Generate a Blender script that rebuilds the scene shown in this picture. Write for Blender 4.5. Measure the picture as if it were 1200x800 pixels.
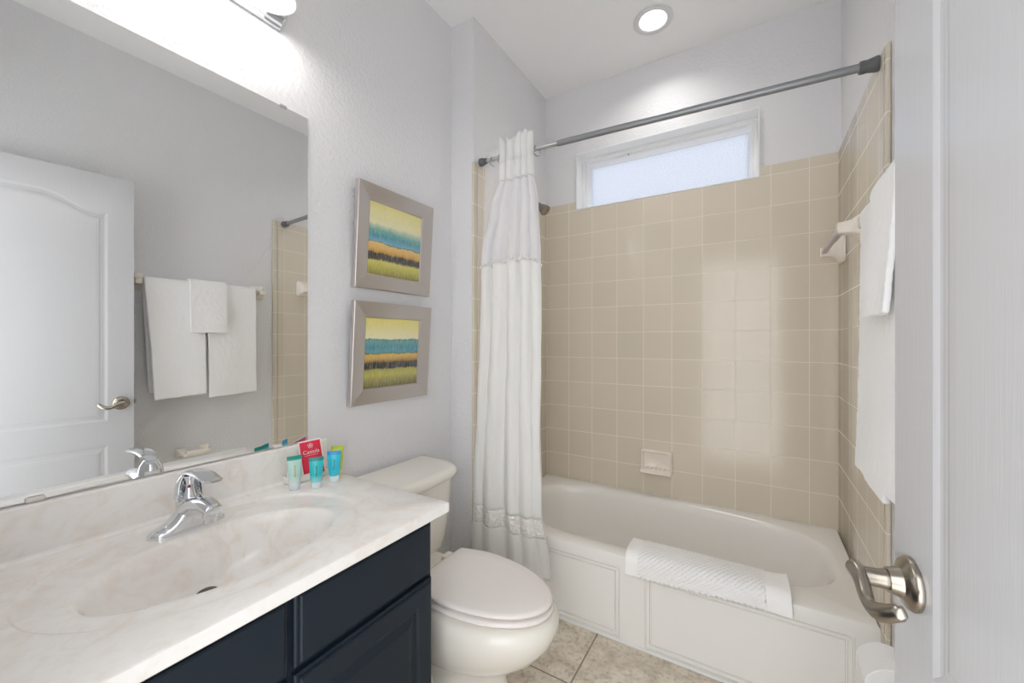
import bpy, bmesh, math, random
from math import sin, cos, pi, radians, sqrt, exp
from mathutils import Vector, noise

for o in list(bpy.data.objects):
    bpy.data.objects.remove(o)
scene = bpy.context.scene
COL = scene.collection
H = 1.207                      # eye height above the floor

# ------------------------------------------------------------------ camera, light, exposure
cam_d = bpy.data.cameras.new('camera')
cam_d.sensor_width = 36.0
cam_d.lens = 470.0 / 1200.0 * 36.0
cam_d.clip_start = 0.01
cam = bpy.data.objects.new('camera', cam_d)
cam.location = (0, 0, H)
cam.rotation_euler = (radians(90), 0, radians(31.3))
COL.objects.link(cam)
scene.camera = cam

world = bpy.data.worlds.new('world')
scene.world = world
world.use_nodes = True
bgn = world.node_tree.nodes['Background']
bgn.inputs[0].default_value = (0.96, 0.975, 1.0, 1)
bgn.inputs[1].default_value = 3.85

BULB = 78.0
DOWNLIGHT = 140.0
scene.view_settings.view_transform = 'Standard'
scene.view_settings.look = 'None'
scene.view_settings.exposure = 0.0
scene.view_settings.gamma = 1.0
scene.view_settings.use_curve_mapping = False
scene.cycles.max_bounces = 12
scene.cycles.diffuse_bounces = 8
scene.cycles.glossy_bounces = 6
scene.cycles.transmission_bounces = 8
scene.cycles.sample_clamp_indirect = 3.0
scene.cycles.caustics_reflective = True
scene.cycles.caustics_refractive = False


# ------------------------------------------------------------------ materials
def srgb(r, g, b):
    def f(c):
        c /= 255.0
        return c / 12.92 if c <= 0.04045 else ((c + 0.055) / 1.055) ** 2.4
    return (f(r), f(g), f(b), 1)


class NT:
    """small helper round a node tree"""
    def __init__(self, name):
        self.m = bpy.data.materials.new(name)
        self.m.use_nodes = True
        self.t = self.m.node_tree
        self.b = self.t.nodes['Principled BSDF']
        self.out = self.t.nodes['Material Output']

    def n(self, typ, **kw):
        nd = self.t.nodes.new(typ)
        for k, v in kw.items():
            if k in nd.inputs:
                nd.inputs[k].default_value = v
            else:
                setattr(nd, k, v)
        return nd

    def l(self, a, b):
        self.t.links.new(a, b)

    def base(self, col, rough=0.5, metal=0.0, spec=0.5, coat=0.0):
        self.b.inputs['Base Color'].default_value = col if len(col) == 4 else (*col, 1)
        self.b.inputs['Roughness'].default_value = rough
        self.b.inputs['Metallic'].default_value = metal
        self.b.inputs['Specular IOR Level'].default_value = spec
        self.b.inputs['Coat Weight'].default_value = coat
        self.b.inputs['Coat Roughness'].default_value = 0.08
        return self

    def bump(self, height, strength=0.2, dist=0.01):
        bp = self.n('ShaderNodeBump', Strength=strength, Distance=dist)
        self.l(height, bp.inputs['Height'])
        self.l(bp.outputs[0], self.b.inputs['Normal'])
        return bp

    def pos(self):
        return self.n('ShaderNodeNewGeometry').outputs['Position']

    def noise(self, scale, detail=2, rough=0.5, vec=None, dist=0.0):
        nd = self.n('ShaderNodeTexNoise', Scale=scale, Detail=detail, Roughness=rough, Distortion=dist)
        self.l(vec if vec is not None else self.pos(), nd.inputs['Vector'])
        return nd.outputs['Fac']

    def ramp(self, fac, stops, interp='LINEAR'):
        r = self.n('ShaderNodeValToRGB')
        r.color_ramp.interpolation = interp
        e = r.color_ramp.elements
        e[0].position, e[0].color = stops[0][0], stops[0][1]
        e[1].position, e[1].color = stops[-1][0], stops[-1][1]
        for p, c in stops[1:-1]:
            x = e.new(p)
            x.color = c
        self.l(fac, r.inputs[0])
        return r.outputs[0]

    def math(self, op, a, b=None):
        nd = self.n('ShaderNodeMath', operation=op)
        for i, v in enumerate((a, b)):
            if v is None:
                continue
            if isinstance(v, (int, float)):
                nd.inputs[i].default_value = v
            else:
                self.l(v, nd.inputs[i])
        return nd.outputs[0]

    def mix(self, fac, a, b, blend='MIX'):
        nd = self.n('ShaderNodeMix', data_type='RGBA', blend_type=blend)
        for i, v in ((0, fac), (6, a), (7, b)):
            if isinstance(v, (int, float, tuple)):
                nd.inputs[i].default_value = v
            else:
                self.l(v, nd.inputs[i])
        return nd.outputs[2]


def plain(name, col, rough=0.5, metal=0.0, spec=0.5, coat=0.0):
    return NT(name).base(col, rough, metal, spec, coat).m


def paint(name, col, rough, scale, strength, detail=3):
    m = NT(name).base(col, rough)
    m.bump(m.noise(scale, detail, 0.55), strength, 0.004)
    return m.m


MAT = {}
MAT['wall'] = paint('grey_wall_paint', srgb(229, 229, 231), 0.5, 75, 0.9)
MAT['ceiling'] = paint('white_ceiling_paint', srgb(245, 245, 245), 0.8, 140, 0.5)
MAT['white_trim'] = plain('white_gloss_trim', srgb(238, 238, 237), 0.35)
MAT['vinyl'] = plain('white_vinyl', srgb(240, 240, 240), 0.3)


def tile_material(name, axis, off_h, off_v):
    m = NT(name).base((0.5, 0.5, 0.5), 0.14)
    sep = m.n('ShaderNodeSeparateXYZ')
    m.l(m.pos(), sep.inputs[0])
    u = m.math('ADD', sep.outputs[axis], 20 * 0.1524 - off_h)
    v = m.math('ADD', sep.outputs[2], 20 * 0.1524 - off_v)
    cmb = m.n('ShaderNodeCombineXYZ')
    m.l(u, cmb.inputs[0])
    m.l(v, cmb.inputs[1])
    br = m.n('ShaderNodeTexBrick', offset=0.0, squash=1.0)
    br.inputs['Scale'].default_value = 1.0
    br.inputs['Brick Width'].default_value = 0.1524
    br.inputs['Row Height'].default_value = 0.1524
    br.inputs['Mortar Size'].default_value = 0.0016
    br.inputs['Mortar Smooth'].default_value = 0.25
    br.inputs['Bias'].default_value = 0.0
    br.inputs['Color1'].default_value = srgb(216, 207, 190)
    br.inputs['Color2'].default_value = srgb(221, 211, 195)
    br.inputs['Mortar'].default_value = srgb(238, 233, 220)
    m.l(cmb.outputs[0], br.inputs['Vector'])
    m.l(br.outputs['Color'], m.b.inputs['Base Color'])
    rg = m.math('ADD', m.math('MULTIPLY', br.outputs['Fac'], 0.5), 0.13)
    m.l(rg, m.b.inputs['Roughness'])
    wav = m.noise(9, 1, 0.4)
    hgt = m.math('ADD', m.math('MULTIPLY', br.outputs['Fac'], -1.0), m.math('MULTIPLY', wav, 0.9))
    m.bump(hgt, 0.35, 0.0018)
    return m.m


TX0 = 0.2149                      # one vertical joint of the back wall
TZ0 = H - 0.8604                  # lowest horizontal joint
MAT['tile_back'] = tile_material('beige_tile_back', 0, TX0, TZ0)
MAT['tile_side'] = tile_material('beige_tile_side', 1, 1.633, TZ0)


def floor_material():
    m = NT('stone_floor_tile').base((0.4, 0.38, 0.34), 0.4)
    sep = m.n('ShaderNodeSeparateXYZ')
    m.l(m.pos(), sep.inputs[0])
    cmb = m.n('ShaderNodeCombineXYZ')
    m.l(m.math('ADD', sep.outputs[0], 0.559 + 0.457 * 6), cmb.inputs[0])
    m.l(m.math('ADD', sep.outputs[1], -1.313 + 0.457 * 6), cmb.inputs[1])
    br = m.n('ShaderNodeTexBrick', offset=0.0, squash=1.0)
    for k, v in (('Scale', 1.0), ('Brick Width', 0.457), ('Row Height', 0.457), ('Mortar Size', 0.0032), ('Mortar Smooth', 0.2), ('Bias', 0.0)):
        br.inputs[k].default_value = v
    br.inputs['Color1'].default_value = (0, 0, 0, 1)
    br.inputs['Color2'].default_value = (1, 1, 1, 1)
    m.l(cmb.outputs[0], br.inputs['Vector'])
    n1 = m.noise(11, 8, 0.62, dist=0.8)
    n2 = m.noise(60, 5, 0.65)
    c1 = m.ramp(n1, [(0.3, srgb(196, 184, 166)), (0.45, srgb(218, 209, 193)), (0.62, srgb(236, 229, 216)), (0.78, srgb(214, 202, 183))])
    c2 = m.ramp(n2, [(0.35, srgb(160, 148, 132)), (0.50, srgb(240, 236, 228))])
    c = m.mix(0.55, c1, c2, 'MULTIPLY')
    c = m.mix(br.outputs['Fac'], c, srgb(138, 128, 114))
    m.l(c, m.b.inputs['Base Color'])
    h = m.math('ADD', m.math('MULTIPLY', br.outputs['Fac'], -1.5), m.math('MULTIPLY', n2, 0.5))
    m.bump(h, 0.5, 0.002)
    return m.m


MAT['floor'] = floor_material()


def marble_material():
    m = NT('cultured_marble').base((0.7, 0.68, 0.65), 0.16)
    n1 = m.noise(5.0, 6, 0.6, dist=1.8)
    n2 = m.noise(14.0, 4, 0.6, dist=2.2)
    a = m.ramp(n1, [(0.36, srgb(247, 244, 241)), (0.50, srgb(244, 240, 236)), (0.60, srgb(236, 227, 217)), (0.66, srgb(246, 243, 240))])
    b = m.ramp(n2, [(0.3, srgb(238, 230, 220)), (0.5, srgb(247, 245, 242))])
    m.l(m.mix(0.45, a, b), m.b.inputs['Base Color'])
    return m.m


MAT['marble'] = marble_material()
MAT['tub'] = plain('white_tub_enamel', srgb(240, 238, 234), 0.16)
MAT['china'] = plain('bone_china', srgb(236, 232, 223), 0.12)
MAT['seat'] = plain('seat_plastic', srgb(237, 231, 227), 0.22)
MAT['ceramic'] = plain('cream_ceramic', srgb(240, 232, 221), 0.13)
MAT['navy'] = plain('navy_cabinet_paint', srgb(23, 34, 45), 0.48, 0, 0.35)
MAT['dark'] = plain('dark_gap', srgb(14, 18, 22), 0.6)
MAT['chrome'] = plain('chrome', (0.78, 0.80, 0.83, 1), 0.07, 1.0)
MAT['nickel'] = plain('satin_nickel', srgb(164, 156, 145), 0.27, 1.0)
MAT['bright_nickel'] = plain('bright_nickel', srgb(150, 145, 140), 0.30, 0.95)
MAT['drain'] = plain('drain_metal', srgb(92, 84, 78), 0.35, 1.0)
MAT['rod'] = plain('brushed_rod', srgb(205, 208, 212), 0.25, 1.0)
MAT['rod_dark'] = paint('grey_rod', srgb(150, 153, 156), 0.40, 300, 0.1)
MAT['rod_dark'].node_tree.nodes['Principled BSDF'].inputs['Metallic'].default_value = 0.6
MAT['rubber'] = plain('grey_rubber', srgb(96, 99, 102), 0.55)
MAT['mirror'] = plain('mirror_silver', (0.95, 0.96, 0.955, 1), 0.0, 1.0)
MAT['clear'] = None


def towel_material(name, col, scale=210):
    m = NT(name).base(col, 0.95, 0, 0.15)
    n = m.noise(scale, 3, 0.7)
    n2 = m.noise(60, 3, 0.6)
    m.bump(m.math('ADD', n, m.math('MULTIPLY', n2, 0.6)), 0.5, 0.003)
    m.b.inputs['Sheen Weight'].default_value = 0.25
    return m.m


MAT['towel'] = towel_material('white_terry', srgb(251, 251, 251))
MAT['mat'] = towel_material('white_mat_cotton', srgb(252, 251, 250), 420)


def fabric_material(name, col, transl, alpha=1.0):
    m = NT(name).base(col, 0.85, 0, 0.2)
    tr = m.n('ShaderNodeBsdfTranslucent')
    tr.inputs[0].default_value = col
    mx = m.n('ShaderNodeMixShader')
    mx.inputs[0].default_value = transl
    m.l(m.b.outputs[0], mx.inputs[1])
    m.l(tr.outputs[0], mx.inputs[2])
    last = mx.outputs[0]
    if alpha < 1:
        tp = m.n('ShaderNodeBsdfTransparent')
        m2 = m.n('ShaderNodeMixShader')
        m2.inputs[0].default_value = alpha
        m.l(tp.outputs[0], m2.inputs[1])
        m.l(last, m2.inputs[2])
        last = m2.outputs[0]
    m.bump(m.noise(38, 3, 0.6), 0.25, 0.006)
    m.l(last, m.out.inputs[0])
    return m.m


MAT['curtain'] = fabric_material('curtain_cotton', srgb(251, 251, 250), 0.3)
MAT['sheer'] = fabric_material('curtain_sheer', srgb(252, 252, 254), 0.5, 0.90)
MAT['sheer_flat'] = fabric_material('curtain_sheer_flat', srgb(252, 252, 254), 0.45, 0.55)
MAT['satin'] = None


def satin_material():
    m = NT('curtain_satin_band').base(srgb(240, 238, 234), 0.3, 0, 0.6)
    v = m.n('ShaderNodeTexVoronoi', Scale=75.0)
    m.l(m.pos(), v.inputs['Vector'])
    m.bump(v.outputs['Distance'], 0.9, 0.006)
    return m.m


MAT['satin'] = satin_material()


def door_material():
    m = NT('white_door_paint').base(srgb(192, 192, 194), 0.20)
    mp = m.n('ShaderNodeMapping')
    mp.inputs['Scale'].default_value = (60, 60, 2.2)
    m.l(m.pos(), mp.inputs[0])
    n = m.noise(3.0, 4, 0.65, vec=mp.outputs[0], dist=0.6)
    m.bump(n, 0.22, 0.0014)
    return m.m


MAT['door'] = door_material()


def frame_metal():
    m = NT('brushed_champagne_frame').base(srgb(200, 194, 190), 0.3, 0.9)
    return m.m


MAT['frame'] = frame_metal()


def art_material(name, stops, seed):
    m = NT(name).base((0.5, 0.5, 0.5), 0.12, 0, 0.5, 0.3)
    uv = m.n('ShaderNodeUVMap')
    sep = m.n('ShaderNodeSeparateXYZ')
    m.l(uv.outputs[0], sep.inputs[0])
    mp = m.n('ShaderNodeMapping')
    mp.inputs['Location'].default_value = (seed, seed * 0.7, 0)
    mp.inputs['Scale'].default_value = (1, 1, 1)
    m.l(uv.outputs[0], mp.inputs[0])
    n1 = m.noise(7, 6, 0.7, vec=mp.outputs[0])
    mp2 = m.n('ShaderNodeMapping')
    mp2.inputs['Location'].default_value = (seed, 0, 0)
    mp2.inputs['Scale'].default_value = (16, 1.6, 1)
    m.l(uv.outputs[0], mp2.inputs[0])
    n2 = m.noise(4, 5, 0.7, vec=mp2.outputs[0])
    n4 = m.noise(38, 6, 0.8, vec=mp.outputs[0])
    w = m.math('ADD', m.math('MULTIPLY', m.math('SUBTRACT', n1, 0.5), 0.10), m.math('MULTIPLY', m.math('SUBTRACT', n4, 0.5), 0.05))
    w2 = m.math('MULTIPLY', m.math('SUBTRACT', n2, 0.5), 0.05)
    v = m.math('ADD', m.math('ADD', sep.outputs[1], w), w2)
    c = m.ramp(v, stops)
    n3 = m.noise(10, 8, 0.75, vec=mp.outputs[0])
    d = m.ramp(n3, [(0.28, (0.55, 0.52, 0.44, 1)), (0.42, (0.93, 0.93, 0.9, 1)), (0.7, (1, 1, 1, 1))])
    c = m.mix(0.6, c, d, 'MULTIPLY')
    pale = m.ramp(m.noise(5, 6, 0.7, vec=mp2.outputs[0]), [(0.48, (0, 0, 0, 1)), (0.72, (1, 1, 1, 1))])
    c = m.mix(m.math('MULTIPLY', pale, 0.40), c, srgb(240, 234, 208))
    m.l(c, m.b.inputs['Base Color'])
    return m.m


def S(p, r, g, b):
    return (p, srgb(r, g, b))


MAT['art_a'] = art_material('abstract_painting_upper', [
    S(0.0, 136, 126, 60), S(0.10, 186, 178, 84), S(0.19, 214, 206, 110), S(0.22, 66, 62, 60), S(0.30, 60, 58, 62),
    S(0.325, 196, 150, 70), S(0.37, 224, 178, 100), S(0.44, 232, 196, 128), S(0.455, 90, 110, 90), S(0.47, 120, 178, 205),
    S(0.55, 74, 150, 168), S(0.62, 112, 172, 168), S(0.68, 186, 206, 186), S(0.72, 236, 232, 190), S(0.85, 234, 226, 168), S(1.0, 232, 222, 146)], 3.1)
MAT['art_b'] = art_material('abstract_painting_lower', [
    S(0.0, 110, 104, 60), S(0.10, 158, 152, 88), S(0.18, 190, 182, 92), S(0.25, 176, 170, 86), S(0.27, 48, 48, 50), S(0.355, 52, 52, 56),
    S(0.375, 146, 110, 62), S(0.42, 206, 166, 88), S(0.475, 222, 186, 104), S(0.49, 90, 104, 66), S(0.505, 90, 160, 172), S(0.58, 78, 148, 170),
    S(0.68, 104, 166, 160), S(0.69, 66, 110, 100), S(0.71, 238, 234, 200), S(0.82, 238, 228, 164), S(1.0, 232, 220, 124)], 8.3)


def pane_material():
    m = NT('frosted_pane')
    tr = m.n('ShaderNodeBsdfTranslucent')
    n = m.noise(190, 3, 0.7)
    c = m.ramp(n, [(0.35, (0.395, 0.42, 0.475, 1)), (0.6, (0.515, 0.523, 0.54, 1))])
    m.l(c, tr.inputs[0])
    gl = m.n('ShaderNodeBsdfGlossy')
    gl.inputs['Roughness'].default_value = 0.25
    mx = m.n('ShaderNodeMixShader')
    mx.inputs[0].default_value = 0.04
    m.l(tr.outputs[0], mx.inputs[1])
    m.l(gl.outputs[0], mx.inputs[2])
    m.l(mx.outputs[0], m.out.inputs[0])
    return m.m


MAT['pane'] = pane_material()


def emit(name, col, s):
    m = NT(name)
    m.base(col, 0.4)
    m.b.inputs['Emission Color'].default_value = col
    m.b.inputs['Emission Strength'].default_value = s
    return m.m


MAT['bulb'] = emit('lit_bulb', (1.0, 0.97, 0.93, 1), BULB)
MAT['downlight'] = emit('lit_lens', (1.0, 0.98, 0.96, 1), DOWNLIGHT)


def shade_material():
    m = NT('opal_glass').base(srgb(238, 236, 230), 0.15)
    tr = m.n('ShaderNodeBsdfTranslucent')
    tr.inputs[0].default_value = (0.95, 0.94, 0.92, 1)
    mx = m.n('ShaderNodeMixShader')
    mx.inputs[0].default_value = 0.75
    m.l(m.b.outputs[0], mx.inputs[1])
    m.l(tr.outputs[0], mx.inputs[2])
    m.l(mx.outputs[0], m.out.inputs[0])
    return m.m


MAT['shade'] = shade_material()


# ------------------------------------------------------------------ mesh helpers
class MB:
    def __init__(self):
        self.v, self.f, self.uv = [], [], None

    def add(self, verts, faces):
        k = len(self.v)
        self.v += [Vector(p) for p in verts]
        self.f += [tuple(i + k for i in f) for f in faces]
        return self

    def box(self, x0, x1, y0, y1, z0, z1, bev=0.0, seg=2):
        bm = bmesh.new()
        vs = [bm.verts.new(p) for p in ((x0, y0, z0), (x1, y0, z0), (x1, y1, z0), (x0, y1, z0), (x0, y0, z1), (x1, y0, z1), (x1, y1, z1), (x0, y1, z1))]
        for f in ((3, 2, 1, 0), (4, 5, 6, 7), (0, 1, 5, 4), (1, 2, 6, 5), (2, 3, 7, 6), (3, 0, 4, 7)):
            bm.faces.new([vs[i] for i in f])
        if bev > 0:
            bmesh.ops.bevel(bm, geom=list(bm.edges), offset=bev, segments=seg, profile=0.5, affect='EDGES')
        bm.verts.index_update()
        self.add([v.co.copy() for v in bm.verts], [[v.index for v in f.verts] for f in bm.faces])
        bm.free()
        return self

    def rings(self, rings, closed=True, cap0=True, cap1=True):
        n = len(rings[0])
        k = len(self.v)
        for r in rings:
            self.v += [Vector(p) for p in r]
        for i in range(len(rings) - 1):
            for j in range(n if closed else n - 1):
                a = k + i * n + j
                b = k + i * n + (j + 1) % n
                self.f.append((a, b, b + n, a + n))
        if closed and cap0:
            self.f.append(tuple(k + j for j in reversed(range(n))))
        if closed and cap1:
            self.f.append(tuple(k + (len(rings) - 1) * n + j for j in range(n)))
        return self

    def tube(self, pts, rad, seg=14, flat=None, up=Vector((0, 0, 1))):
        """circular (or flattened) section along a polyline; rad is one number or a list; flat = list of (a, b) half sizes"""
        pts = [Vector(p) for p in pts]
        rs = []
        prev = None
        for i, p in enumerate(pts):
            t = (pts[min(i + 1, len(pts) - 1)] - pts[max(i - 1, 0)]).normalized()
            ref = prev if prev is not None else (up if abs(t.dot(up)) < 0.95 else Vector((1, 0, 0)))
            n = (ref - t * ref.dot(t)).normalized()
            prev = n
            b = t.cross(n)
            if flat:
                ra, rb = flat[i]
            else:
                ra = rb = rad if isinstance(rad, (int, float)) else rad[i]
            rs.append([p + n * ra * cos(2 * pi * j / seg) + b * rb * sin(2 * pi * j / seg) for j in range(seg)])
        return self.rings(rs)

    def lathe(self, prof, c, axis='z', seg=32):
        """prof: list of (radius, along)"""
        c = Vector(c)
        ax = {'x': (Vector((0, 1, 0)), Vector((0, 0, 1)), Vector((1, 0, 0))),
              'y': (Vector((0, 0, 1)), Vector((1, 0, 0)), Vector((0, 1, 0))),
              'z': (Vector((1, 0, 0)), Vector((0, 1, 0)), Vector((0, 0, 1)))}
        a, b, d = ax[axis] if isinstance(axis, str) else axis
        return self.rings([[c + a * r * cos(2 * pi * j / seg) + b * r * sin(2 * pi * j / seg) + d * h for j in range(seg)] for r, h in prof])

    def grid(self, fn, nu, nv):
        k = len(self.v)
        for i in range(nu + 1):
            for j in range(nv + 1):
                self.v.append(Vector(fn(i / nu, j / nv)))
        for i in range(nu):
            for j in range(nv):
                a = k + i * (nv + 1) + j
                self.f.append((a, a + nv + 1, a + nv + 2, a + 1))
        return self

    def build(self, name, mat, parent=None, smooth=35, solid=0.0, uv=None, recalc=True):
        off = Vector((0, 0, 0))
        if parent is not None:
            p = parent
            while p is not None:
                off += p.location
                p = p.parent
        me = bpy.data.meshes.new(name)
        me.from_pydata([v - off for v in self.v], [], self.f)
        if recalc:
            bm = bmesh.new()
            bm.from_mesh(me)
            bmesh.ops.remove_doubles(bm, verts=bm.verts, dist=1e-6)
            bmesh.ops.recalc_face_normals(bm, faces=bm.faces)
            bm.to_mesh(me)
            bm.free()
        if smooth:
            for p in me.polygons:
                p.use_smooth = True
            me.set_sharp_from_angle(angle=radians(smooth))
        if uv:
            ul = me.uv_layers.new(name='UVMap')
            for lp in me.loops:
                ul.data[lp.index].uv = uv(me.vertices[lp.vertex_index].co + off)
        me.materials.append(MAT[mat] if isinstance(mat, str) else mat)
        o = bpy.data.objects.new(name, me)
        COL.objects.link(o)
        if parent is not None:
            o.parent = parent
        if solid:
            md = o.modifiers.new('thickness', 'SOLIDIFY')
            md.thickness = solid
            md.offset = 0
        return o


def tag(o, label, cat, group=None):
    o['label'] = label
    o['category'] = cat
    if group:
        o['group'] = group
    return o


def thing(name, label, cat, loc, group=None):
    o = bpy.data.objects.new(name, None)
    o.empty_display_size = 0.05
    o.location = loc
    COL.objects.link(o)
    return tag(o, label, cat, group)


def struct(o):
    o['kind'] = 'structure'
    return o


def copy_tree(o, delta, parent=None):
    c = o.copy()
    COL.objects.link(c)
    c.parent = parent
    if parent is None:
        c.location = o.location + Vector(delta)
    for ch in list(o.children):
        copy_tree(ch, delta, c)
    return c


def lerp(a, b, t):
    return a + (b - a) * t


def interp(tab, x):
    if x <= tab[0][0]:
        return tab[0][1]
    for (a, va), (b, vb) in zip(tab, tab[1:]):
        if x <= b:
            t = (x - a) / (b - a)
            t = t * t * (3 - 2 * t)
            return lerp(va, vb, t)
    return tab[-1][1]


def spline(pts, n=8):
    pts = [Vector(p) for p in pts]
    P = [pts[0] * 2 - pts[1]] + pts + [pts[-1] * 2 - pts[-2]]
    out = []
    for i in range(1, len(P) - 2):
        for k in range(n):
            t = k / n
            a, b, c, d = P[i - 1], P[i], P[i + 1], P[i + 2]
            out.append(0.5 * ((2 * b) + (c - a) * t + (2 * a - 5 * b + 4 * c - d) * t * t + (3 * b - a - 3 * c + d) * t ** 3))
    out.append(pts[-1])
    return out


# ------------------------------------------------------------------ room shell
XM = -1.310       # mirror wall
XA = -1.172       # alcove left wall (painted)
XAT = -1.160      # its tile face
XR = 0.334        # right wall
XRT = 0.322       # right tile face
YS = 1.570        # step between mirror wall and alcove
YB = 2.351        # back wall
YBT = 2.339       # back tile face
YF = -0.030       # wall behind the camera (doorway)
ZC = H + 1.580
TILE_TOP = H + 0.866
WB = H + 0.820    # window sill
WT = H + 1.162
WX0, WX1 = -0.956, 0.017

struct(MB().box(XM - .12, XR + .12, YF - .14, YB + .2, -0.1, 0.0).build('floor', 'floor', smooth=0))
DLX, DLY, DLR = -.432, 2.045, .061


def hole_slab(cx, cy, r, x0, x1, y0, y1, z0, z1, k=48):
    circ = lambda z: [(cx + r * cos(2 * pi * j / k), cy + r * sin(2 * pi * j / k), z) for j in range(k)]

    def rect(z):
        out = []
        for j in range(k):
            dx, dy = cos(2 * pi * j / k), sin(2 * pi * j / k)
            t = min([(x1 - cx) / dx if dx > 1e-9 else 1e9, (x0 - cx) / dx if dx < -1e-9 else 1e9, (y1 - cy) / dy if dy > 1e-9 else 1e9, (y0 - cy) / dy if dy < -1e-9 else 1e9])
            out.append([cx + dx * t, cy + dy * t, z])
        for qx, qy in ((x0, y0), (x1, y0), (x1, y1), (x0, y1)):
            j = min(range(k), key=lambda i: (out[i][0] - qx) ** 2 + (out[i][1] - qy) ** 2)
            out[j] = [qx, qy, z]
        return out
    return MB().rings([circ(z1), circ(z0), rect(z0), rect(z1), circ(z1)], cap0=False, cap1=False)


struct(hole_slab(DLX, DLY, DLR, XM - .12, XR + .12, YF - .14, YB + .2, ZC, ZC + .1).build('ceiling', 'ceiling', smooth=0))
struct(MB().box(XM - .12, XM, YF - .12, YS, 0, ZC).build('wall_left', 'wall', smooth=0))
struct(MB().box(XM - .12, XA, YS, YB, 0, ZC, 0).build('wall_alcove', 'wall', smooth=0))
struct(MB().box(XR, XR + .12, YF - .12, YB, 0, ZC).build('wall_right', 'wall', smooth=0))
wb = MB()
WTH = 0.19
wb.box(XM - .12, WX0, YB, YB + WTH, 0, ZC)
wb.box(WX1, XR + .12, YB, YB + WTH, 0, ZC)
wb.box(WX0, WX1, YB, YB + WTH, 0, WB - .004)
wb.box(WX0, WX1, YB, YB + WTH, WT + .004, ZC)
struct(wb.build('wall_back', 'wall', smooth=0))
wf = MB()
DX0, DX1 = -0.50, 0.272
wf.box(XM - .0, DX0, YF - .12, YF, 0, ZC)
wf.box(DX1, XR + .0, YF - .12, YF, 0, ZC)
wf.box(DX0, DX1, YF - .12, YF, 2.07, ZC)
struct(wf.build('wall_front', 'wall', smooth=0))
# tile fields
tb = MB()
tb.box(XAT, XRT, YBT, YB - .0005, 0.0, WB - .004, 0.0)
tb.box(XAT, WX0 - .0, YBT, YB - .0005, WB - .004, TILE_TOP, 0.0)
tb.box(WX1, XRT, YBT, YB - .0005, WB - .004, TILE_TOP, 0.0)
struct(tb.build('wall_back_tile', 'tile_back', smooth=0))
YE = 1.5845
struct(MB().box(XA + .0005, XAT, YE + .0015, YB, 0, TILE_TOP, 0.002).box(XA + .0005, XAT, YS - .018, YE, 0, TILE_TOP, 0.005, 3).build('wall_alcove_tile', 'tile_side', smooth=30))
struct(MB().box(XRT, XR - .0005, YE + .0015, YB, 0, TILE_TOP, 0.002).box(XRT, XR - .0005, 1.552, YE, 0, TILE_TOP, 0.005, 3).build('wall_right_tile', 'tile_side', smooth=30))
# baseboards
bbp = MB().box(XR - .012, XR - .0005, 0.80, 1.550, 0, .085, .003)
struct(bbp.build('baseboard_right', 'white_trim'))
struct(MB().box(XM + .0005, XM + .012, 0.86, YS - .0005, 0, .085, .003).build('baseboard_left', 'white_trim'))

# ------------------------------------------------------------------ window
def rect_ring(x0, x1, z0, z1, y):
    return [(x0, y, z0), (x1, y, z0), (x1, y, z1), (x0, y, z1)]


win = struct(MB().rings([rect_ring(WX0 - .0, WX1 + .0, WB - .004, WT + .004, YBT - .0015), rect_ring(WX0 + .006, WX1 - .006, WB, WT - .004, YBT - .0015),
                         rect_ring(WX0 + .006, WX1 - .006, WB, WT - .004, YBT + .105), rect_ring(WX0, WX1, WB - .004, WT + .004, YBT + .105)],
                        cap0=False, cap1=False).build('window_1', 'white_trim', smooth=0))
fr = MB()
a0, a1, b0, b1 = WX0 + .006, WX1 - .006, WB + .001, WT - .004
prof = [(0, .165), (0, .085), (.012, .082), (.016, .085), (.016, .110), (.030, .110), (.034, .118), (.044, .146), (.044, .165)]
fr.rings([rect_ring(a0 + i, a1 - i, b0 + i * .25, b1 - i, YBT + d) for i, d in prof] + [rect_ring(a0, a1, b0, b1, YBT + .165)], cap0=False, cap1=False)
fo = fr.build('window_frame', 'vinyl', win, smooth=0)
MB().box(a0 + .04, a1 - .04, YBT + .150, YBT + .156, b0 + .01, b1 - .04).build('pane', 'pane', win, smooth=0)
MB().lathe([(.0035, 0), (.0035, -.002), (.001, -.0025)], (-.66, YBT + .1095, b1 - .024), 'y', 12).build('screw', 'dark', win)

# ------------------------------------------------------------------ bathtub
ZR = H - 0.860
N = 96


def sup(cx, cy, a, b, n, z, k=N):
    out = []
    for j in range(k):
        t = 2 * pi * j / k
        c, s = cos(t), sin(t)
        out.append((cx + a * abs(c) ** (2 / n) * (1 if c >= 0 else -1), cy + b * abs(s) ** (2 / n) * (1 if s >= 0 else -1), z))
    return out


def rect_polar(cx, cy, x0, x1, y0, y1, z, k=N, ref=None):
    """k points on a rectangle outline, matched by angle to an ellipse ring; corners kept"""
    out = []
    for j in range(k):
        if ref:
            dx, dy = ref[j][0] - cx, ref[j][1] - cy
        else:
            dx, dy = cos(2 * pi * j / k), sin(2 * pi * j / k)
        t = 1e9
        if dx > 1e-9: t = min(t, (x1 - cx) / dx)
        if dx < -1e-9: t = min(t, (x0 - cx) / dx)
        if dy > 1e-9: t = min(t, (y1 - cy) / dy)
        if dy < -1e-9: t = min(t, (y0 - cy) / dy)
        out.append([cx + dx * t, cy + dy * t, z])
    for qx, qy in ((x0, y0), (x1, y0), (x1, y1), (x0, y1)):
        j = min(range(k), key=lambda i: (out[i][0] - qx) ** 2 + (out[i][1] - qy) ** 2)
        out[j] = [qx, qy, z]
    return [tuple(p) for p in out]


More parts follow.
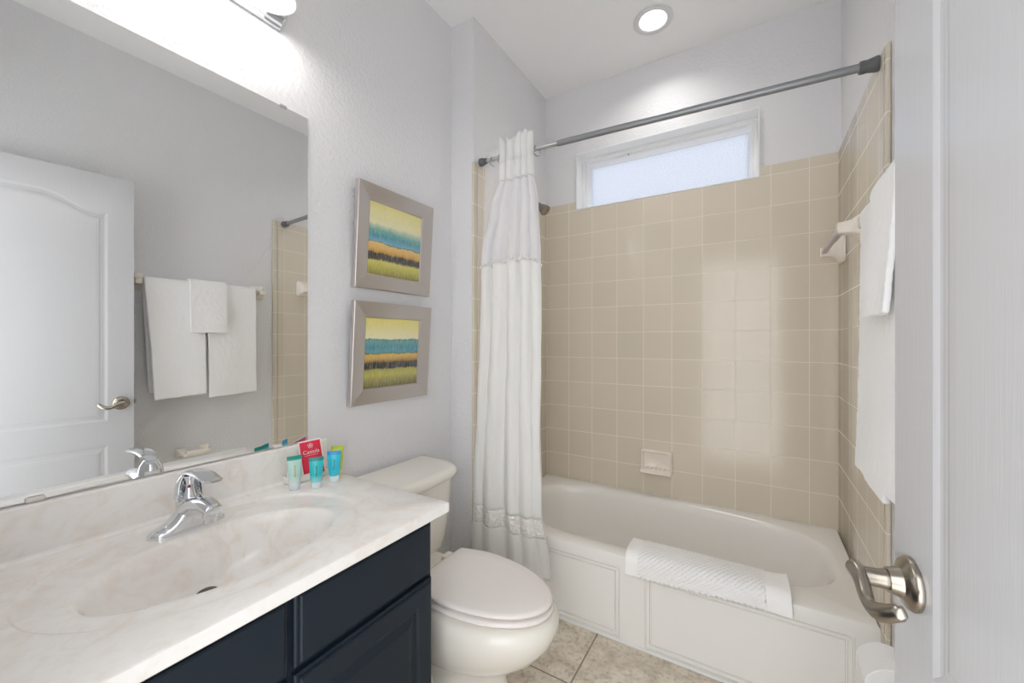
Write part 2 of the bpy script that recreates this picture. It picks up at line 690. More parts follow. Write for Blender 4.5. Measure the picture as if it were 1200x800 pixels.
tub = thing('bathtub', 'white alcove bathtub with panelled apron, set between the beige tiled walls', 'bathtub', (-.42, 1.97, 0))
TX0_, TX1_, TY0, TY1 = XAT + .0006, XRT - .0006, 1.605, YBT - .0006
tcx, tcy = -.42, 1.985
i0 = sup(tcx, tcy, .695, .318, 3.1, ZR)
R = []
# apron lip is part of the shell: outer edge rolls over the front
R.append(rect_polar(tcx, tcy, TX0_, TX1_, TY0, TY1, ZR - .045, ref=i0))
R.append(rect_polar(tcx, tcy, TX0_, TX1_, TY0, TY1, ZR - .012, ref=i0))
R.append(rect_polar(tcx, tcy, TX0_ + .002, TX1_ - .002, TY0 + .003, TY1 - .002, ZR - .004, ref=i0))
R.append(rect_polar(tcx, tcy, TX0_ + .006, TX1_ - .006, TY0 + .011, TY1 - .006, ZR, ref=i0))
R.append(i0)
R.append(sup(tcx, tcy, .685, .309, 3.1, ZR - .004))
R.append(sup(tcx, tcy, .675, .300, 3.1, ZR - .014))
R.append(sup(tcx - .005, tcy, .665, .293, 3.1, ZR - .04))
R.append(sup(tcx - .015, tcy, .645, .282, 3.1, ZR - .12))
R.append(sup(tcx - .035, tcy, .615, .268, 3.0, ZR - .21))
R.append(sup(tcx - .045, tcy, .585, .250, 3.0, ZR - .262))
R.append(sup(tcx - .05, tcy, .54, .215, 2.8, ZR - .285))
R.append(sup(tcx - .05, tcy, .42, .15, 2.5, ZR - .290))
MB().rings(R, cap0=False).build('basin', 'tub', tub, smooth=40)
ap = MB()
zt, z0 = ZR - .045, 0.0
PL = (-1.10, -.468)
PR = (-.370, .262)
pz0, pz1 = .012, ZR - .052
ya = TY0
cols = [TX0_, PL[0], PL[1], PR[0], PR[1], TX1_]


def quad(m, x0, x1, za, zb, y):
    m.add([(x0, y, za), (x1, y, za), (x1, y, zb), (x0, y, zb)], [(0, 1, 2, 3)])


quad(ap, cols[0], cols[5], pz1, zt, ya)
quad(ap, cols[0], cols[5], z0, pz0, ya)
for a, b in ((0, 1), (2, 3), (4, 5)):
    quad(ap, cols[a], cols[b], pz0, pz1, ya)


def cham(x0, x1, za, zb, y, c):
    return [(x0, y, za), (x1, y, za), (x1, y, zb - c), (x1 - c * .3, y, zb - c * .3), (x1 - c, y, zb), (x0 + c, y, zb), (x0 + c * .3, y, zb - c * .3), (x0, y, zb - c)]


for x0, x1 in (PL, PR):
    rr = []
    for i, d in ((0, 0), (.0006, .010), (.0042, .010), (.0060, .004), (.0165, .004), (.0171, .014), (.0207, .014), (.0235, .008)):
        rr.append(cham(x0 + i, x1 - i, pz0 + i, pz1 - i, ya + d, .0002 + (.012 if i < .01 and i > 0 else 0)))
    ap.rings(rr, cap0=False)
ap.box(TX0_, TX1_, ya + .03, ya + .04, 0, zt)
ap.build('apron', 'tub', tub, smooth=0)
MB().box(TX0_, TX1_, ya - .007, ya - .0005, 0, .011, .003).build('caulk_strip', 'white_trim', tub)

# bath mat folded over the front rim
mat_t = thing('bath_mat', 'white ribbed cotton bath mat folded over the front rim of the tub', 'bath mat', (-.18, 1.64, ZR + .003))
mx0, mx1 = -.440, .098
pathm = spline([(1.738, ZR - .052), (1.730, ZR - .006), (1.714, ZR + .020), (1.68, ZR + .025), (1.64, ZR + .026), (1.606, ZR + .022), (1.590, ZR + .002), (1.588, ZR - .03), (1.587, ZR - .053)] and
               [Vector((1.752, ZR - .045, 0)), Vector((1.734, ZR + .002, 0)), Vector((1.712, ZR + .022, 0)), Vector((1.68, ZR + .027, 0)), Vector((1.64, ZR + .027, 0)), Vector((1.606, ZR + .022, 0)), Vector((1.589, ZR + .002, 0)), Vector((1.586, ZR - .025, 0)), Vector((1.585, ZR - .050, 0))], 8)


def mat_pt(u, v, off):
    k = v * (len(pathm) - 1)
    i = min(int(k), len(pathm) - 2)
    p = pathm[i].lerp(pathm[i + 1], k - i)
    t = (pathm[min(i + 2, len(pathm) - 1)] - pathm[max(i - 1, 0)]).normalized()
    nrm = Vector((t.y, -t.x, 0))
    if nrm.y < 0 and p.y > ZR + .01:
        nrm = -nrm
    x = lerp(mx0, mx1, u)
    band = .095
    r = 0.0
    if band < u < 1 - .14:
        a = (x * 1.0 + v * .26) * 2 * pi / .017
        b = (x * .45 - v * .30) * 2 * pi / .019
        r = .0026 * (0.5 + 0.5 * sin(a)) + .0005 * sin(b)
    r += .0025 * noise.noise(Vector((x * 9, v * 3, 2)))
    curl = .016 * max(0, (u - .86) / .14) ** 2 * (1 if v > .30 else .2 + v * 2.4) + .006 * max(0, (.04 - u) / .04)
    endlift = .012 * max(0, (u - .88) / .12) ** 2 * max(0, 1 - abs(v - .30) * 4)
    q = p + nrm * (off + r)
    dip = .026 * max(0, (v - .72) / .28) * (u - .15) - .006 * noise.noise(Vector((x * 5, 1, 4))) * max(0, (v - .7) / .3)
    return (x + .012 * (v - .5) * (u > .5) * u, q.x - curl * .3, q.y + endlift + dip)


mm = MB()
nu, nv = 320, 72
mm.grid(lambda u, v: mat_pt(u, v, .0), nu, nv)
mm.build('folded_mat', 'mat', mat_t, smooth=60).modifiers.new('thickness', 'SOLIDIFY')
mo = mat_t.children[0].modifiers[0]
mo.thickness = .020
mo.offset = 0

# soap dish on the back wall
sd = thing('soap_dish', 'cream ceramic soap dish fixed to the tiled back wall', 'soap dish', (-.473, YBT, H - .67))


def rrect(cx, cz, hx, hz, r, y, k=6):
    out = []
    for qx, qz, a0_ in ((1, 1, 0), (-1, 1, 90), (-1, -1, 180), (1, -1, 270)):
        for i in range(k + 1):
            a = radians(a0_ + 90 * i / k)
            out.append((cx + qx * (hx - r) + r * cos(a), y, cz + qz * (hz - r) + r * sin(a)))
    return out


cx, cz = -.473, H - .668
SX, SZ = .084, .064
MB().rings([rrect(cx, cz, SX, SZ, .014, YBT - .0005), rrect(cx, cz, SX, SZ, .014, YBT - .026), rrect(cx, cz, SX - .003, SZ - .003, .014, YBT - .036),
            rrect(cx, cz, SX - .008, SZ - .008, .013, YBT - .040), rrect(cx, cz + .001, SX - .012, SZ - .012, .012, YBT - .037),
            rrect(cx, cz + .002, SX - .016, SZ - .018, .010, YBT - .012), rrect(cx, cz + .003, SX - .026, SZ - .028, .007, YBT - .004)],
           cap0=False).build('dish_body', 'ceramic', sd, smooth=40)
lip = MB()
lip.rings([rrect(cx, cz - .051, SX - .001, .013, .009, YBT - .004), rrect(cx, cz - .051, SX - .001, .013, .009, YBT - .052), rrect(cx, cz - .051, SX - .006, .008, .006, YBT - .058)])
for k in range(5):
    lip.box(cx - .05 + k * .023, cx - .044 + k * .023, YBT - .050, YBT - .012, cz - .040, cz - .035, .0015)
lip.build('tray_lip', 'ceramic', sd, smooth=40)


# ceramic wall bars ---------------------------------------------------------------
def ceramic_post(parent, y, z, xw, reach, base=.052):
    rs = []
    for t, hy, hz, dz in ((0, base, base, 0), (.10, base, base, 0), (.16, base * .93, base * .93, 0), (.30, base * .60, base * .62, -.002), (.55, base * .40, base * .42, -.004),
                          (.80, base * .37, base * .36, -.005), (.95, base * .36, base * .34, -.005), (1.0, base * .30, base * .28, -.005)):
        rs.append([(xw - .0005 - reach * t, p[0], p[2]) for p in rrect(y, z + dz, hy, hz, min(hy, hz) * .35, 0)])
    MB().rings(rs, cap0=False).build('post', 'ceramic', parent, smooth=40)


wash = thing('towel_bar', 'short washcloth bar with cream ceramic posts on the right tiled wall beside the tub', 'towel bar', (XRT, 1.99, H + .39))
ceramic_post(wash, 1.775, H + .395, XRT, .082, .056)
ceramic_post(wash, 2.215, H + .395, XRT, .082, .056)
MB().box(XRT - .078, XRT - .060, 1.789, 2.201, H + .380, H + .398, .003).build('bar', plain('mauve_plastic_bar', srgb(186, 178, 182), 0.3), wash)

BX, BZ = XR - .070, H + .335
bar = thing('towel_bar', 'long towel bar with cream ceramic posts on the grey wall, carrying the bath towels', 'towel bar', (XR, 1.13, BZ))
ceramic_post(bar, .806, BZ, XR, .090, .046)
ceramic_post(bar, 1.446, BZ, XR, .090, .046)
MB().tube([(BX, .822, BZ), (BX, 1.430, BZ)], .0085, 16).build('bar', 'chrome', bar)


def drape(name, label, cat, y0, y1, front, back, r, th, seed, group=None, flare=0.0, taper=0.0, fold=0.0, bottom_tilt=0.0):
    """cloth hung over the bar; r = gap from bar axis to cloth mid-surface"""
    root = thing(name, label, cat, (BX, (y0 + y1) / 2, BZ + r), group)
    L1, L2 = back, front
    arc = pi * r
    tot = L1 + arc + L2
    W = y1 - y0

    def fn(u, v):
        s = v * tot
        yy = lerp(y0, y1, u)
        if s < L1:
            d = L1 - s
            x, z = BX + r, BZ - d
            x += 0.004 * noise.noise(Vector((yy * 7, d * 4, seed + 3)))
            yy += taper * .72 * (d / L1) * (1 - u)
        elif s < L1 + arc:
            a = (s - L1) / r
            x, z, d = BX + r * cos(a), BZ + r * sin(a), 0
        else:
            d = s - L1 - arc
            k = d / L2
            x, z = BX - r, BZ - d
            x -= flare * k ** 1.3
            x -= .006 * k * noise.noise(Vector((yy * 6, d * 3, seed))) + fold * k * sin((yy - y0) / W * pi * 2 + seed)
            z += bottom_tilt * k * (u - .5)
            z += .004 * k * noise.noise(Vector((yy * 14, 0, seed + 1)))
            yy += taper * k * (1 - u)
            yy += .004 * noise.noise(Vector((seed, d * 6, u * 2)))
        x += .0016 * noise.noise(Vector((yy * 60, z * 60, seed)))
        return (x, yy, z)
    m = MB().grid(fn, 40, 150)
    o = m.build('terry_cloth', 'towel', root, smooth=80)
    md = o.modifiers.new('thickness', 'SOLIDIFY')
    md.thickness = th
    md.offset = 0
    sb = o.modifiers.new('round', 'BEVEL')
    sb.width = th * .35
    sb.segments = 2
    sb.limit_method = 'ANGLE'
    sb.angle_limit = radians(60)
    return root


drape('bath_towel', 'white bath towel hanging on the bar nearest the door edge', 'towel', .828, 1.112, .655, .625, .0175, .015, 1.7, 'bath towels on the long bar', flare=.012, taper=.042, fold=.004, bottom_tilt=.01)
drape('bath_towel', 'white bath towel hanging on the bar nearest the tub', 'towel', 1.124, 1.400, .672, .63, .0175, .015, 6.2, 'bath towels on the long bar', flare=.014, taper=.004, fold=.003, bottom_tilt=.012)
drape('hand_towel', 'small white washcloth laid over the two bath towels on the bar', 'towel', 1.028, 1.222, .282, .20, .0330, .011, 3.3, flare=.020, fold=.002)

# empty ceramic paper holder on the right wall (shows in the mirror)
tp = thing('toilet_paper_holder', 'empty cream ceramic toilet paper holder low on the right wall below the towels', 'paper holder', (XR, 1.07, .54))
ceramic_post(tp, 1.020, .540, XR, .072, .026)
ceramic_post(tp, 1.140, .540, XR, .072, .026)
MB().tube([(XR - .056, 1.028, .536), (XR - .056, 1.132, .536)], .0185, 18).build('roller', 'ceramic', tp)
# roll on a pivoting metal arm
RX, RZ, RY0, RY1 = .272, .414, 1.235, 1.338
ra = thing('paper_hanger', 'satin metal toilet paper hanger on the right wall holding the paper roll', 'paper holder', (XR, RY1 + .03, RZ))
MB().lathe([(.024, -.0005), (.024, -.006), (.018, -.010), (.008, -.014)], (XR, RY1 + .030, RZ), 'x', 24).build('flange', 'nickel', ra)
MB().tube(spline([(XR - .008, RY1 + .030, RZ), (RX + .014, RY1 + .030, RZ), (RX + .002, RY1 + .022, RZ), (RX, RY1 + .006, RZ), (RX, RY1 - .05, RZ), (RX, RY0 - .012, RZ)], 6), .0065, 14).build('arm', 'nickel', ra)
MB().lathe([(.0065, -.013), (.011, -.015), (.011, -.020), (.0005, -.023)], (RX, RY0, RZ), 'y', 18).build('end_knob', 'nickel', ra)
rl = thing('toilet_roll', 'white toilet paper roll low beside the door handle, near the tub end', 'toilet roll', (RX, (RY0 + RY1) / 2, RZ - .012))
rs = []
for r_, y_ in ((.020, RY0), (.051, RY0), (.053, RY0 + .002), (.053, RY1 - .002), (.051, RY1), (.020, RY1), (.020, RY0)):
    rs.append([(RX + (r_ + (.0012 * sin(5 * 2 * pi * j / 40) if r_ > .04 else 0)) * cos(2 * pi * j / 40), y_, RZ - .0128 + r_ * sin(2 * pi * j / 40)) for j in range(40)])
MB().rings(rs, cap0=False, cap1=False).build('paper', 'towel', rl, smooth=40)

# ------------------------------------------------------------------ shower rod, curtain, head
RL = Vector((XAT, 1.606, H + .880))
RRt = Vector((XRT, 1.630, H + .850))


def on_rod(x):
    return RL.lerp(RRt, (x - RL.x) / (RRt.x - RL.x))


rod = thing('shower_rod', 'grey tension shower rod spanning the tub alcove between the tiled walls', 'shower rod', RL.lerp(RRt, .5))
MB().tube([on_rod(XAT + .03), on_rod(-.735)], .0105, 20).build('thin_tube', 'rod', rod)
MB().tube([on_rod(-.745), on_rod(XRT - .045)], .0130, 20).build('thick_tube', 'rod_dark', rod)
MB().lathe([(.017, .001), (.019, .004), (.017, .022), (.0135, .026), (.0135, .040)], RL, 'x', 24).build('end_cup', 'rubber', rod)
MB().lathe([(.022, -.001), (.023, -.005), (.018, -.030), (.019, -.032), (.019, -.045), (.0165, -.048)], RRt, 'x', 24).build('end_cup', 'rubber', rod)

sc = thing('shower_curtain', 'white cotton shower curtain with sheer top gathered at the left end of the rod', 'curtain', (-1.0, 1.58, .19))
# left and right edge of the gathered curtain by height above the eye
EL = [(-1.03, -1.188), (-.70, -1.172), (-.30, -1.146), (.10, -1.130), (.38, -1.128), (.62, -1.080), (.76, -1.028), (.97, -1.026)]
ER = [(-1.03, -.722), (-.98, -.728), (-.70, -.772), (-.30, -.786), (.10, -.790), (.38, -.800), (.62, -.820), (.76, -.846), (.97, -.850)]
YC = [(-1.03, 1.535), (-.60, 1.540), (.0, 1.556), (.40, 1.566), (.75, 1.574), (.97, 1.576)]
AM = [(-1.03, .026), (-.5, .024), (.1, .019), (.4, .016), (.74, .012), (.86, .0105), (.97, .012)]
NF = 5.5


def curtain_pt(u, z):
    x = lerp(interp(EL, z), interp(ER, z), u)
    a = interp(AM, z)
    k = max(0.0, min(1.0, (.55 - z) / 1.2))
    ph = 2 * pi * NF * (u + .05 * sin(5.1 * u + 1.0) + .022 * k * sin(9.0 * u + z * 1.3))
    w1 = sin(ph)
    w1 = (abs(w1) ** .8) * (1 if w1 > 0 else -1)
    w2 = sin(2 * pi * (2.6 * u + .12 * sin(z * 1.2)) + .9) * .75 + .65 * sin(2 * pi * 4.3 * u + 2.2 + .5 * z) + .35 * noise.noise(Vector((u * 9, z * .8, 7)))
    w = lerp(w1, w2, .72 * k)
    y = interp(YC, z) + a * w + .007 * noise.noise(Vector((u * 7, z * 1.6, 1))) + .0035 * noise.noise(Vector((u * 16 + z * 3, z * 5, 9)))
    x += a * .45 * cos(ph) * (1 - .6 * k) + .003 * noise.noise(Vector((u * 20, z * 6, 5)))
    if z < -.2:
        y -= .012 * u * (-z - .2)
    return Vector((x, y, z + H))


def strip(name, za, zb, mat, nvz, u0=0.0, u1=1.0, off=0.0, thick=.0016, top=None, bot=None):
    def fn(u, v):
        uu = lerp(u0, u1, u)
        t = za + (top(uu) if top else 0)
        b = zb + (bot(uu) if bot else 0)
        p = curtain_pt(uu, lerp(t, b, v))
        p.y -= off
        return p
    return MB().grid(fn, 170, nvz).build(name, mat, sc, smooth=80, solid=thick)


seam = lambda u: -.030 * max(0, 1 - u * 5) - .05 * max(0, (u - .86) / .14)
strip('header', .945, .745, 'curtain', 20, .0, 1.0, thick=.003, top=lambda u: .014 * sin(2 * pi * NF * u * 1.0) - .030 * max(0, (u - .9) / .1) - .004)
strip('sheer_panel', .745, .372, 'sheer', 30, bot=seam)
strip('fabric_panel', .372, -.775, 'curtain', 70, top=seam)
strip('satin_band', -.775, -.852, 'satin', 8, thick=.003)
strip('hem_panel', -.852, -1.040, 'curtain', 14, bot=lambda u: .034 * max(0, (u - .8) / .2) + .004 * sin(u * 30))
# hem line of the header, folded over
strip('header_fold', .842, .832, 'curtain', 3, off=.0025, thick=.003)
# knotted bead fringe along the seam
bm_ = MB()
for k in range(46):
    u = (k + .5) / 46
    p = curtain_pt(u, .374 + seam(u))
    s = .0045 + .002 * ((k * 7) % 3)
    bm_.lathe([(.0004, -s), (s * .8, -s * .6), (s, 0), (s * .8, s * .6), (.0004, s)], (p.x, p.y - .003, p.z + .003 * ((k * 5) % 3 - 1)), 'z', 8)
bm_.build('bead_fringe', 'curtain', sc, smooth=60)
# flat sheer end behind the rod, hung on a ring
def flat_pt(u, v):
    z = lerp(.940 - .010 * u, .345, v)
    x = lerp(-1.142 + .010 * v, -1.020, u)
    y = 1.632 - .058 * v ** .8 + .004 * sin(u * 9 + v * 4)
    return (x, y, z + H)


MB().grid(flat_pt, 24, 40).build('sheer_end', 'sheer_flat', sc, smooth=80, solid=.001)


def torus(c, R_, r_, axis, seg=36, s2=10):
    m = MB()
    c = Vector(c)
    ax = Vector(axis).normalized()
    e1 = ax.orthogonal().normalized()
    e2 = ax.cross(e1)
    rs_ = []
    for i in range(seg + 1):
        a = 2 * pi * i / seg
        d = e1 * cos(a) + e2 * sin(a)
        rs_.append([c + d * R_ + (d * cos(2 * pi * j / s2) + ax * sin(2 * pi * j / s2)) * r_ for j in range(s2)])
    return m.rings(rs_, cap0=False, cap1=False)


for x_ in (-1.086, -1.040, -.850):
    p = on_rod(x_)
    torus((x_, p.y, p.z - .010), .0235, .0024, (.95, -.30, 0.1)).build('curtain_ring', 'rod', sc)

sh = thing('shower_fixture', 'small nickel shower head on a bent arm, peeking out beside the curtain', 'shower head', (XAT, 2.0, H + .80))
MB().lathe([(.030, .0005), (.030, .003), (.022, .010), (.012, .014), (.0105, .016)], (XAT, 2.0, H + .800), 'x', 24).build('flange', 'nickel', sh)
MB().tube(spline([(XAT + .012, 2.0, H + .800), (XAT + .06, 2.0, H + .803), (XAT + .095, 2.0, H + .792), (XAT + .118, 2.0, H + .770)], 6), .0085, 14).build('arm', 'nickel', sh)
d = Vector((.70, -.02, -.71)).normalized()
e1 = d.orthogonal().normalized()
e2 = d.cross(e1)
MB().lathe([(.011, -.004), (.012, .008), (.014, .016), (.017, .022), (.024, .036), (.029, .050), (.031, .062), (.029, .066), (.024, .064), (.004, .061)], (XAT + .118, 2.0, H + .770), (e1, e2, d), 28).build('head', 'bright_nickel', sh)

# ------------------------------------------------------------------ ceiling downlight
def recessed(label, cx_, cy_, lens_mat):
    t = thing('recessed_light', label, 'ceiling light', (cx_, cy_, ZC))
    MB().rings([[(cx_ + r_ * cos(2 * pi * j / 48), cy_ + r_ * sin(2 * pi * j / 48), ZC + d) for j in range(48)] for r_, d in
                ((.094, -.0005), (.094, -.004), (.088, -.008), (.070, -.008), (.0605, -.002), (.0600, .0), (.0585, .095))], cap0=False, cap1=False).build('trim_ring', 'light_trim', t, smooth=50)
    MB().lathe([(.0580, .054), (.0575, .048), (.045, .045), (.001, .044)], (cx_, cy_, ZC), 'z', 40).build('lens', lens_mat, t)


MAT['light_trim'] = plain('light_trim', srgb(222, 222, 222), 0.4)
recessed('round white recessed ceiling light over the tub', DLX, DLY, 'downlight')

# ------------------------------------------------------------------ vanity cabinet
XF = -.772       # face frame
VY0, VY1 = YF + .004, .834
ZCT = H - .45    # counter top
CBOT = ZCT - .030
van = thing('vanity_cabinet', 'dark navy vanity cabinet under the marble top, beside the toilet', 'cabinet', (-1.03, .40, 0))
cb = MB()
cb.box(XF - .018, XF, VY0, VY1, .09, CBOT - .001)
cb.box(XM + .003, XF - .018, VY1 - .016, VY1, .09, CBOT - .001)
cb.box(XM + .003, XF - .018, VY0, VY0 + .016, .09, CBOT - .001)
cb.box(XM + .003, XF - .018, VY0 + .016, VY1 - .016, .09, .106)
cb.box(XM + .003, XF - .06, VY0, VY1, 0, .0895)
cb.build('body', 'navy', van, smooth=0)


def front_rings(y0, y1, z0, z1, spec):
    return [[(XF + d, y0 + i, z0 + i), (XF + d, y1 - i, z0 + i), (XF + d, y1 - i, z1 - i), (XF + d, y0 + i, z1 - i)] for i, d in spec]


EDGE = [(0, .0006), (0, .010), (.0035, .0125), (.007, .0128), (.0085, .0165), (.012, .019)]
DOORP = EDGE + [(.052, .019), (.055, .0165), (.058, .0125), (.066, .0115), (.084, .0155), (.088, .0165)]


def front(name, y0, y1, z0, z1, spec):
    return MB().rings(front_rings(y0, y1, z0, z1, spec), cap0=False).build(name, 'navy', van, smooth=0)


front('drawer_front', .443, .822, H - .632, H - .484, EDGE)
front('door', .443, .826, .115, H - .645, DOORP)
front('drawer_front', .050, .431, H - .636, H - .486, EDGE)
front('drawer_front', .050, .431, H - .850, H - .648, EDGE)
front('drawer_front', .050, .431, .115, H - .862, EDGE)

# ------------------------------------------------------------------ vanity top with oval basin
vt = thing('countertop', 'cream cultured marble vanity top with an oval integral basin and backsplash', 'countertop', (-1.03, .40, ZCT))
CX0, CX1, CY0, CY1 = XM + .001, -.737, YF + .002, .872
K = 144
bx, by = -.985, .428


def oval(cx_, cy_, ax_, ay_, z, k=K):
    return [(cx_ + ax_ * cos(2 * pi * j / k), cy_ + ay_ * sin(2 * pi * j / k), z) for j in range(k)]


def rov(cx_, cy_, ax_, ay_, d):
    # recessed oval: the step dies away towards the front edge of the top
    out = []
    for x_, y_, z_ in oval(cx_, cy_, ax_, ay_, ZCT):
        q = (x_ - cx_) / ax_
        k = 1.0 if q < .05 else max(0.0, 1 - (q - .05) / .75)
        k = k * k * (3 - 2 * k)
        out.append((x_, y_, z_ - d * (.12 + .88 * k)))
    return out


def rect2(i, z):
    return rect_polar(-1.0, .43, CX0, CX1 - i, CY0, CY1 - i, z, k=K, ref=oval(-1.0, .43, .2, .27, 0))


slab = MB()
slab.rings([rect2(.003, CBOT), rect2(0, CBOT + .003), rect2(0, ZCT - .006), rect2(.0015, ZCT - .0018), rect2(.005, ZCT),
            rov(-1.028, .436, .244, .308, 0), rov(-1.028, .436, .2415, .3055, .0006), rov(-1.028, .436, .2375, .3015, .0060),
            rov(-1.027, .436, .2345, .2985, .0068), rov(-1.024, .435, .226, .292, .0064), rov(-1.008, .431, .190, .258, .0054), rov(bx, by, .163, .242, .0044)], cap0=False, cap1=False)
slab.build('slab', 'marble', vt, smooth=40)
bs = MB()
bs.rings([rov(bx, by, .163, .242, .0044), rov(bx, by, .158, .237, .0046), rov(bx, by, .1545, .2325, .0062), rov(bx - .001, by, .1505, .2275, .0110),
          oval(bx - .003, by, .145, .220, ZCT - .024), oval(bx - .010, by, .139, .208, ZCT - .050), oval(bx - .024, by, .126, .182, ZCT - .085), oval(bx - .045, by, .100, .142, ZCT - .112),
          oval(bx - .070, by, .068, .092, ZCT - .126), oval(bx - .090, by, .040, .048, ZCT - .131), oval(bx - .102, by, .024, .024, ZCT - .133)], cap0=False)
bs.build('basin', 'marble', vt, smooth=60)
MB().lathe([(.021, .0005), (.0215, .002), (.019, .004), (.006, .0048), (.0005, .005)], (bx - .102, by, ZCT - .133), 'z', 32).build('drain', 'drain', vt)
BSX = XM + .024
MB().box(XM + .001, BSX, CY0, CY1 - .004, ZCT - .002, H - .340, .004, 3).build('backsplash', 'marble', vt)
# coved joint along the backsplash
cv = []
for i in range(7):
    a = radians(90 * i / 6)
    cv.append((BSX - .001 + .012 * (1 - sin(a)), ZCT + .012 * (1 - cos(a))))
MB().rings([[(x_, y_, z_) for x_, z_ in cv] + [(BSX - .001, y_, ZCT - .0005)] for y_ in (CY0, CY1 - .005)]).build('cove', 'marble', vt)

# ------------------------------------------------------------------ faucet
fc = thing('faucet', 'chrome single lever faucet behind the oval basin', 'faucet', (-1.186, .427, ZCT - .003))
fz = ZCT - .0042
fx, fy = -1.188, .427
# escutcheon wings rising into the body
fz = ZCT - .0062
rs = []
n_ = 41
for i in range(n_):
    t = -1 + 2 * i / (n_ - 1)
    yy = fy + .0785 * t
    w = .0265 * sqrt(max(0.004, 1 - abs(t) ** 5))
    hh = .017 * sqrt(max(0.004, 1 - abs(t) ** 6)) + .050 * exp(-(abs(t) / .40) ** 2.4)
    ring = []
    for j in range(20):
        a = pi * j / 19
        ring.append((fx + w * cos(a) + .16 * max(0, hh - .019) * sin(a), yy, fz + .003 + hh * max(0, sin(a)) ** .55))
    ring += [(fx - w, yy, fz), (fx + w, yy, fz)]
    rs.append(ring)
MB().rings(rs).build('base', 'chrome', fc, smooth=50)
MB().lathe([(.026, .020), (.0252, .050), (.0250, .073), (.0236, .0745), (.0236, .0765)], (fx + .002, fy, fz), 'z', 36).build('body_column', 'chrome', fc, smooth=40)
sp = spline([(fx + .000, fy, fz + .044), (fx + .022, fy, fz + .058), (fx + .056, fy, fz + .072), (fx + .092, fy, fz + .077), (fx + .122, fy, fz + .075), (fx + .136, fy, fz + .073)], 6)
fl = [(lerp(.023, .0135, i / (len(sp) - 1)), lerp(.025, .0185, i / (len(sp) - 1))) for i in range(len(sp))]
fl[-1] = (.0120, .0165)
MB().tube(sp, 0, 24, flat=fl).build('spout', 'chrome', fc, smooth=50)
MB().lathe([(.0005, .068), (.0150, .068), (.0150, .054), (.0142, .052), (.0125, .052), (.0125, .042), (.010, .041), (.010, .044), (.0005, .044)], (fx + .117, fy, fz), 'z', 24).build('aerator', 'chrome', fc)
MB().lathe([(.019, .072), (.018, .080), (.0140, .090), (.0115, .102), (.0110, .114), (.013, .124), (.014, .131)], (fx + .006, fy, fz), 'z', 24).build('handle_neck', 'chrome', fc)
# dome of the handle, open towards the front
dome = MB()
pd = [(.0262, .078), (.0266, .092), (.0252, .106), (.0215, .119), (.0155, .129), (.0085, .1355), (.0005, .1375)]
rs = []
for r_, h_ in pd:
    rs.append([(fx + .003 + r_ * cos(radians(62 + 236 * j / 40)), fy + r_ * sin(radians(62 + 236 * j / 40)), fz + h_) for j in range(41)])
dome.rings(rs, closed=False)
dome.build('handle_dome', 'chrome', fc, smooth=60, solid=.003)
lv = spline([(fx - .012, fy, fz + .1295), (fx + .010, fy, fz + .1375), (fx + .040, fy, fz + .1440), (fx + .075, fy, fz + .1460), (fx + .108, fy, fz + .1425), (fx + .130, fy, fz + .1395), (fx + .147, fy, fz + .1410)], 6)
nl = len(lv)
fl = []
for i in range(nl):
    t = i / (nl - 1)
    fl.append((interp([(0, .0040), (.3, .0062), (.8, .0050), (1, .0026)], t), interp([(0, .014), (.25, .0195), (.6, .0215), (.85, .0195), (1, .012)], t)))
MB().tube(lv, 0, 18, flat=fl, up=Vector((0, 0, 1))).build('lever', 'chrome', fc, smooth=60)
MB().lathe([(.0035, 0), (.0035, .0015), (.0005, .002)], (fx + .0170, fy - .004, fz + .106), 'x', 12).build('temperature_mark', plain('red_mark', srgb(150, 40, 50), 0.3), fc)

# ------------------------------------------------------------------ mirror
mr = thing('wall_mirror', 'large frameless wall mirror above the vanity backsplash', 'mirror', (XM, .40, H + .2))
MY0, MY1, MZ0, MZ1 = YF + .01, .807, H - .337, H + .760
MB().box(XM + .0008, XM + .0052, MY0, MY1, MZ0, MZ1, .0012, 1).build('glass', 'mirror', mr, smooth=0)
for y_, z_, d_ in ((.722, MZ1, 1), (.20, MZ1, 1)):
    MB().box(XM + .0054, XM + .009, y_ - .012, y_ + .012, z_ - .006, z_ + .003, .0015).build('clip', 'chrome', mr)
for y_ in (.201, .704):
    MB().box(XM + .0054, XM + .011, y_ - .014, y_ + .014, MZ0 - .002, MZ0 + .010, .004).build('clip', 'seat', mr)


